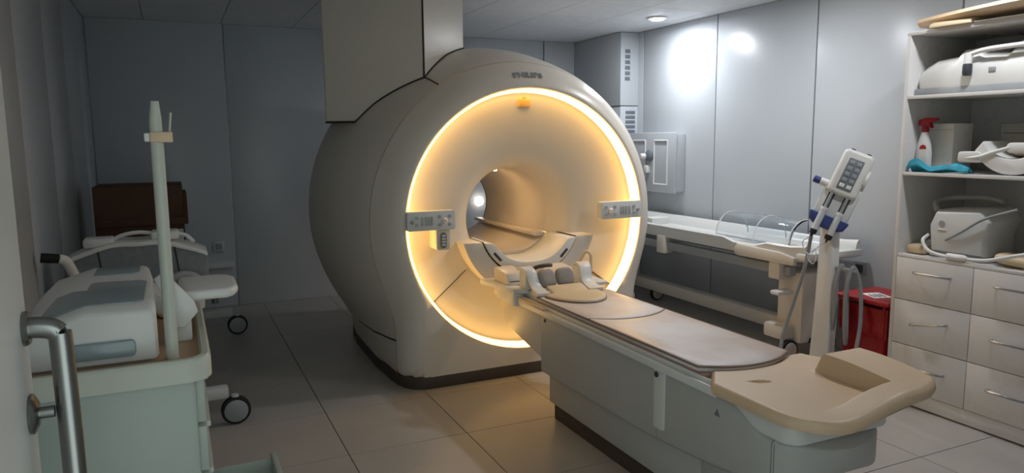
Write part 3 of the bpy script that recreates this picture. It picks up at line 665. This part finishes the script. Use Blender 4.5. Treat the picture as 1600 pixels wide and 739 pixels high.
# clear acrylic shell on the trolley
b = MB(); rr = []
for y in (4.32, 4.30, 3.60, 3.58):
    rr.append([(3.87+.155*math.cos(a), y, .755+.17*math.sin(a)) for a in [PI*k/24 for k in range(25)]])
cs = tag(b.loft(rr, False).build('acrylic_shell', 'clear', None, solid=.004, angle=60), 'clear acrylic half-tube shell lying on the trolley bed', 'plastic shell')
for y in (4.31, 3.92, 3.60): MB().tube([(3.87+.158*math.cos(a), y, .755+.173*math.sin(a)) for a in [PI*k/24 for k in range(25)]], .0035, 6).build('edge_band', 'white', cs)
# contrast injector on its stand
IX, IY = 3.50, 3.08
t = thing('contrast_injector', (IX, IY, 0), 'white dual-syringe contrast injector on a leaning post', 'injector')
MB().prism([(3.05, .06), (3.19, .06), (3.16, .5), (3.145, 1.0), (3.055, 1.0), (3.04, .5)], 0, IX-.0, IX+.07).build('post', 'white', t, .012)
for a in (20, 92, 164, 236, 308):
    ca, sa = math.cos(math.radians(a)), math.sin(math.radians(a))
    lg = MB().tube([(IX, IY+.06, .10), (IX+.13*ca, IY+.06+.13*sa, .085), (IX+.2*ca, IY+.06+.2*sa, .075)], [.03, .024, .018], 8).build('base_leg', 'white2', t)
    MB().lathe([(.025, -.012), (.033, -.010), (.033, .010), (.025, .012)], (IX+.2*ca, IY+.06+.2*sa, .033), 16, 0).build('castor', 'black', lg)
# head: local frame, long axis leaning up and to the right
ax = Vector((.36, -.17, .9)).normalized(); side = Vector((.50, -.82, -.62)); side = (Vector((.62, -.72, 0))-ax*Vector((.62, -.72, 0)).dot(ax)).normalized(); nm = side.cross(ax).normalized()
if nm.x > 0: nm = -nm
HM = Matrix(((side.x, nm.x, ax.x*.88, 3.53), (side.y, nm.y, ax.y*.88, 3.06), (side.z, nm.z, ax.z*.88, 1.10), (0, 0, 0, 1)))
def hp_(name, mb, m, parent, **k): return mb.xform(HM).build(name, m, parent, **k)
hd_ = hp_('head_shell', MB().prism(rrect(-.085, .05, .085, .36, .03), 1, -.06, .055), 'white', t, bevel=.02, seg=3)
hp_('carriage', MB().box((-.10, -.045, -.155), (.10, .02, .10)), 'white2', t, bevel=.012)
hp_('keypad', MB().prism(rrect(-.04, .09, .045, .305, .006, 2), 1, .053, .059), 'led', hd_, bevel=.001)
for r_ in range(5):
    for c_ in range(2): hp_('key', MB().box((-.03+.04*c_, .058, .105+.04*r_), (-.002+.04*c_, .062, .13+.04*r_)), 'grey' if r_ else 'paper', hd_, bevel=.002)
for c_ in (-.045, .045): hp_('top_screw', MB().cyl((c_, .0, .355), (c_, .0, .372), .012, 12), 'dgrey', hd_)
for c_ in (-.045, .045):
    hp_('slot', MB().box((c_-.018, .012, -.13), (c_+.018, .024, .06)), 'dgrey', t, bevel=.002)
    s_ = hp_('syringe', MB().cyl((c_, .045, -.22), (c_, .045, -.06), .019, 16), 'glass', t)
    hp_('plunger', MB().cyl((c_, .045, -.10), (c_, .045, .08), .009, 12), 'grey', s_)
    hp_('syringe_band', MB().cyl((c_, .045, -.075), (c_, .045, -.055), .021, 16), 'white', s_)
    hp_('syringe_tip', MB().lathe([(.019, 0), (.021, -.008), (.019, -.03), (.006, -.036), (.004, -.055)], (c_, .045, -.215), 16), 'black', s_)
hp_('blue_clamp', MB().prism([(-.115, -.10), (.115, -.10), (.10, -.16), (.05, -.185), (-.05, -.185), (-.10, -.16)], 1, -.045, .04), 'blue', t, bevel=.008)
kn = hp_('side_knob', MB().cyl((-.085, 0, .10), (-.135, 0, .10), .026, 16), 'white', t, bevel=.004)
hp_('knob_cap', MB().cyl((-.135, 0, .10), (-.175, 0, .10), .024, 12), 'blue', kn, bevel=.005)
hp_('side_disc', MB().cyl((.08, -.01, .20), (.10, -.01, .20), .07, 24), 'white', t, bevel=.005)
tag(MB().tube(bez([tuple(HM @ Vector((-.045, .045, -.262))), (3.425, 3.20, .86), (3.415, 3.17, .81), (3.42, 3.13, .79), (3.43, 3.11, .83), (3.42, 3.09, .78), (3.415, 3.11, .74), (3.41, 3.14, .79), tuple(HM @ Vector((.045, .045, -.262)))], 8), .0028, 6).build('patient_line', 'glass'), 'thin clear tube coiling below the two syringes', 'tubing')
tag(MB().tube(bez([(IX-.035, 3.17, .93), (IX-.05, 3.20, .70), (IX-.05, 3.28, .45), (IX-.07, 3.33, .25), (IX-.10, 3.32, .10), (IX-.18, 3.28, .015)], 10), .011, 8).build('injector_cable', 'cable'), 'grey cable running down the front of the injector post', 'cable')
tag(MB().tube(bez([(3.53, 3.044, .34), (3.512, 3.018, .45), (3.505, 3.015, .62), (3.545, 3.012, .734), (3.588, 3.008, .62), (3.590, 2.995, .42), (3.55, 2.96, .27), (3.508, 2.94, .42), (3.503, 2.935, .62), (3.545, 2.93, .734), (3.592, 2.915, .62), (3.592, 2.90, .42), (3.55, 2.885, .26), (3.48, 2.87, .12), (3.40, 2.855, .03), (3.33, 2.85, .012)], 10), .012, 8).build('coiled_hose', 'cable'), 'grey hose coiled beside the injector post in front of the red bin', 'hose')
hk = box('hose_hook', (3.53, 2.91, .703), (3.56, 3.06, .723), 'grey', t, .004)
tag(MB().tube(bez([(3.0, 5.55, .012), (3.30, 5.2, .012), (3.42, 4.7, .012), (3.50, 4.3, .012), (3.56, 3.95, .012), (3.62, 3.72, .012), (3.72, 3.70, .012)], 10), .011, 8).build('floor_cable', 'black'), 'black power cable lying along the floor under the trolley', 'cable')
# red bin
t = thing('waste_bin', (3.80, 2.93, 0), 'red waste bin with bag and paper label beside the cabinet', 'bin')
def taper(x0, y0, x1, y1, z0, z1, k): 
    q = rrect(x0, y0, x1, y1, .03); cx, cy = (x0+x1)/2, (y0+y1)/2
    return [[(cx+(x-cx)*k, cy+(y-cy)*k, z0) for x, y in q], [(x, y, z1) for x, y in q]]
MB().loft(taper(3.635, 2.77, 3.97, 3.10, 0, .50, .82), True, True).build('bin_body', 'red', t)
b = MB(); q = rrect(3.632, 2.767, 3.973, 3.103, .03, 8)
b.loft([[(3.80+(x-3.80)*(k_+.012*math.sin(i*1.9)), 2.935+(y-2.935)*(k_+.012*math.sin(i*1.9)), z+.012*math.sin(i*1.3)) for i, (x, y) in enumerate(q)] for z, k_ in ((.33, .965), (.38, .985), (.44, 1.0), (.51, 1.01))], True).build('bag_liner', 'redbag', t)
MB().prism(rrect(3.615, 2.75, 3.99, 3.12, .03), 2, .52, .548).build('lid', 'red', t, .01, 3)
MB().prism([(3.68, 2.88), (3.79, 2.85), (3.83, 2.98), (3.72, 3.01)], 2, .5482, .5495).build('paper_label', 'paper', t)
for k in range(3): MB().prism([(3.70+.03*k, 2.895-.008*k), (3.715+.03*k, 2.89-.008*k), (3.735+.03*k, 2.96-.008*k), (3.72+.03*k, 2.965-.008*k)], 2, .5494, .5502).build('printed_line', 'dgrey', t)

# ------------------------------------------------------------------ left side: drawer cart and what stands on it
cx0, cx1, cy0, cy1 = -.56, .022, 2.10, 2.93
t = thing('drawer_cart', (-.26, 2.5, 0), 'pale green drawer cart with cream rim and tan top near the door', 'cart')
box('body', (cx0+.02, cy0+.03, .06), (cx1-.005, cy1-.02, .86), 'cart', t, .012)
MB().prism(rrect(cx0+.01, cy0+.02, cx1+.02, cy1-.01, .05), 2, .862, .892).build('tan_top', 'carttop', t, .002)
b = MB(); o_ = rrect(cx0-.01, cy0, cx1+.04, cy1, .07, 8); i_ = rrect(cx0+.02, cy0+.03, cx1+.01, cy1-.03, .05, 8)
b.loft([[(x, y, .845) for x, y in i_], [(x, y, .845) for x, y in o_], [(x, y, .898) for x, y in o_], [(x, y, .908) for x, y in [(lerp(a[0], c[0], .25), lerp(a[1], c[1], .25)) for a, c in zip(o_, i_)]], [(x, y, .908) for x, y in [(lerp(a[0], c[0], .75), lerp(a[1], c[1], .75)) for a, c in zip(o_, i_)]], [(x, y, .89) for x, y in i_]], True).build('rim', 'cartrim', t, angle=50)
zs = [.845, .70, .555, .41, .25]
for k, (z1, z0) in enumerate(zip(zs, zs[1:])):
    dr = box('drawer', (cx1-.006, cy0+.06, z0+.006), (cx1+.018, cy1-.05, z1-.006), 'cart', t, .005)
    box('pull', (cx1+.016, cy0+.14, z1-.04), (cx1+.03, cy1-.13, z1-.022), 'cartrim', dr, .004)
od = box('open_drawer_front', (.275, cy0+.42, .13), (.297, cy1-.04, .272), 'cart', t, .005)
box('open_drawer_side', (cx1-.01, cy1-.07, .14), (.276, cy1-.06, .255), 'cart', t, .001)
box('open_drawer_side', (cx1-.01, cy0+.44, .14), (.276, cy0+.45, .255), 'cart', t, .001)
box('open_drawer_floor', (cx1-.01, cy0+.45, .14), (.276, cy1-.07, .148), 'cart', t, .001)
for x in (cx0+.08, cx1-.08):
    for y in (cy0+.1, cy1-.1): MB().lathe([(.028, -.014), (.035, -.01), (.035, .01), (.028, .014)], (x, y, .035), 18, 0).build('castor', 'black', t)
# white coil housing on the cart
t = thing('coil_housing', (-.24, 2.5, .895), 'white moulded coil housing with two blue-grey windows on the cart', 'coil')
def hs(y, x0, x1, zt, zl): return [(x0, y, .895), (x1, y, .895), (x1, y, zt-.012), (x1-.012, y, zt), (x0+.16, y, zt+.004), (x0+.05, y, zl), (x0, y, zl-.05)]
MB().loft([hs(2.20, -.40, -.075, 1.035, 1.0), hs(2.23, -.40, -.07, 1.05, 1.02), hs(2.62, -.43, -.085, 1.05, 1.02), hs(2.66, -.43, -.085, 1.06, 1.03), hs(2.86, -.43, -.10, 1.06, 1.03), hs(2.89, -.42, -.11, 1.03, 1.0)], True, True).build('shell', 'white', t, .008, 2, angle=35)
def win(y0, y1, z, x1_):
    tab = [(-.36, z-.035), (-.345, z-.026), (-.30, z-.012), (-.245, z+.003), (x1_-.02, z+.001), (x1_, z)]
    return MB().loft([[(x, y0+(.02 if x == x1_ else 0), q-.012), (x, y1-(.02 if x == x1_ else 0), q-.012), (x, y1-(.02 if x == x1_ else 0), q+.005), (x, y0+(.02 if x == x1_ else 0), q+.005)] for x, q in tab], True, True)
win(2.245, 2.595, 1.05, -.10).build('window', 'bluegrey', t, .004)
win(2.68, 2.84, 1.06, -.125).build('window', 'bluegrey', t, .004)
MB().prism(rrect(-.29, .915, -.125, .96, .012), 1, 2.186, 2.205).build('front_window', 'bluegrey', t, .003)
box('base_shade_strip', (-.38, 2.21, .8915), (-.085, 2.24, .900), 'grey', t, .002)  # added grey strip where the cart top only lies in shade
MB().prism([(-.11, .99), (-.06, .95), (-.045, .965), (-.05, 1.0), (-.09, 1.04)], 1, 2.50, 2.66).build('hinge_arm', 'white', t, .008)
# pole with clamp
t = thing('infusion_pole', (-.036, 2.2, .89), 'slim off-white pole with tan clamp standing at the cart rim', 'pole')
MB().tube([(-.036, 2.2, .889), (-.036, 2.2, 1.48), (-.036, 2.2, 1.555), (-.0345, 2.2, 1.605)], [.0165, .0165, .0155, .010], 16).build('shaft', 'cartrim', t)
box('clamp', (-.052, 2.178, 1.495), (.004, 2.222, 1.523), 'beige', t, .003)
box('clamp_end', (-.066, 2.183, 1.497), (-.052, 2.217, 1.52), 'white', t, .003)
MB().tube([(-.004, 2.2, 1.52), (.003, 2.2, 1.575)], .003, 8).build('thin_rod', 'cartrim', t)
# white bracket with rounded tray
t = thing('armrest_board', (.03, 2.55, .89), 'white bracket with rounded board reaching over the cart edge', 'bracket')
MB().prism([(-.075, 1.095), (-.045, 1.115), (.03, 1.02), (.04, .985), (.0, .94), (-.035, .945), (-.04, 1.02)], 1, 2.35, 2.37).build('bracket_plate', 'white', t, .004)
MB().prism([(.0, 2.40), (.13, 2.40), (.15, 2.42), (.165, 2.47), (.165, 2.62), (.15, 2.66), (.12, 2.68), (-.01, 2.68)], 2, 1.008, 1.04).build('board', 'white', t, .012, 3)
MB().prism([(-.04, .89), (.02, .89), (.02, 1.01), (-.02, 1.02)], 1, 2.38, 2.44).build('support', 'white', t, .008)
MB().cyl((.10, 2.62, .95), (.10, 2.62, 1.01), .012, 12).build('clamp_screw', 'dgrey', t)
cushion('small_pad', (-.038, 2.76, .905), .05, .05, .014, .2, 0, 'beigepil', 'small tan pad on the cart top under the white board')

# stretcher behind the cart
t = thing('stretcher', (-.2, 5.0, 0), 'low white wheeled stretcher behind the drawer cart along the wall', 'stretcher')
box('bed', (-.50, 3.86, .66), (.10, 6.15, .74), 'white2', t, .02)
box('column', (-.32, 4.1, .18), (-.10, 4.4, .66), 'white2', t, .02)
box('column', (-.32, 5.6, .18), (-.10, 5.85, .66), 'white2', t, .02)
box('base_beam', (-.30, 3.95, .12), (-.12, 6.05, .22), 'white2', t, .02)
for y in (4.02, 5.93):
    for sgn, x0, x1 in ((1, -.15, .19 if y < 5 else .345), (-1, -.30, -.48)):
        a = box('castor_arm', (min(x0, x1), y-.035, .14), (max(x0, x1), y+.035, .205), 'white2', t, .014)
        xw = x1+(.03 if sgn > 0 else -.0)
        for dx in (-.014, .014):
            w = MB().lathe([(.058, -.010), (.071, -.008), (.075, 0), (.071, .008), (.058, .010)], (xw, y-.03+dx, .075), 28, 1).build('castor_wheel', 'black', t)
            MB().lathe([(.060, -.0115), (.055, -.014), (.001, -.015)], (xw, y-.03+dx, .075), 24, 1).build('hub_cap', 'grey', w)
        MB().cyl((xw, y-.03, .10), (xw, y-.03, .16), .018, 12).build('castor_stem', 'white2', t)
ph = MB().tube(bez([(-.42, 3.90, .74), (-.44, 3.86, .86), (-.47, 3.82, .955), (-.50, 3.80, .975)], 5), .022, 12).build('push_handle', 'white', t)
MB().tube([(-.495, 3.80, .974), (-.565, 3.79, .985)], .022, 12).build('grip', 'black', ph)
# torso coil on the stretcher
t = thing('torso_coil', (-.18, 4.05, .745), 'arched grey padded body coil with white rim on the stretcher', 'coil')
def arch(x): 
    u = (x+.185)/.315; return 1.012-.075*abs(u)**2.2-.004*math.cos(u*9)*(1-u*u)
b = MB(); n = 30; fr = []
for k in range(n+1):
    x = lerp(-.50, .13, k/n); fr.append(x)
def bar(y0, y1, zlo, ztop, nm_, m_, bev=.006):
    poly = [(x, arch(x)+ztop) for x in fr]+[(x, zlo) for x in reversed(fr)]
    return MB().prism(poly, 1, y0, y1).build(nm_, m_, t, bev)
bar(3.96, 4.16, .745, -.018, 'pad', 'fabric', .012)
poly = [(x, arch(x)+.0) for x in fr]+[(x, arch(x)-.022) for x in reversed(fr)]
MB().prism(poly, 1, 3.955, 4.19).build('white_rim', 'white', t, .004)
for x in (-.355, -.02):
    MB().tube([(x, 3.957, arch(x)-.02), (x+.01, 3.955, .88), (x+.02, 3.955, .80)], .0035, 6).build('pad_seam_shade', 'dark', t)
MB().prism(rrect(-.42, .985, -.29, 1.03, .012), 1, 4.0, 4.12).build('connector', 'white', t, .012)
MB().prism(rrect(-.125, 1.005, .005, 1.05, .015), 1, 4.0, 4.12).build('connector', 'white', t, .012)
MB().tube(bez([(-.30, 4.06, 1.012), (-.25, 4.06, 1.035), (-.18, 4.06, 1.045), (-.11, 4.06, 1.035)], 6), .010, 10).build('cable', 'white', t)
MB().tube(bez([(.0, 4.06, 1.03), (.04, 4.06, 1.015), (.07, 4.06, .98)], 6), .010, 10).build('cable', 'white', t)
t2 = tag(MB().tube(bez([(-.10, 3.88, .77), (-.02, 3.88, .84), (.06, 3.89, .83), (.11, 3.90, .76)], 8), .018, 10).build('padded_loop', 'grey'), 'grey padded loop lying on the stretcher end', 'strap')
# cardboard carton on the stretcher
t = thing('cardboard_carton', (-.2, 5.65, .74), 'dark brown cardboard carton on the far end of the stretcher', 'carton')
box('body', (-.49, 5.42, .741), (.045, 5.88, 1.20), 'carton', t, .004)
box('front_flap', (-.48, 5.40, .935), (.05, 5.42, .985), 'carton', t, .004)
box('side_flap', (.045, 5.44, .93), (.07, 5.86, 1.14), 'carton', t, .003)
box('paper_label', (-.02, 5.416, .80), (.035, 5.421, .90), 'paper', t, 0)
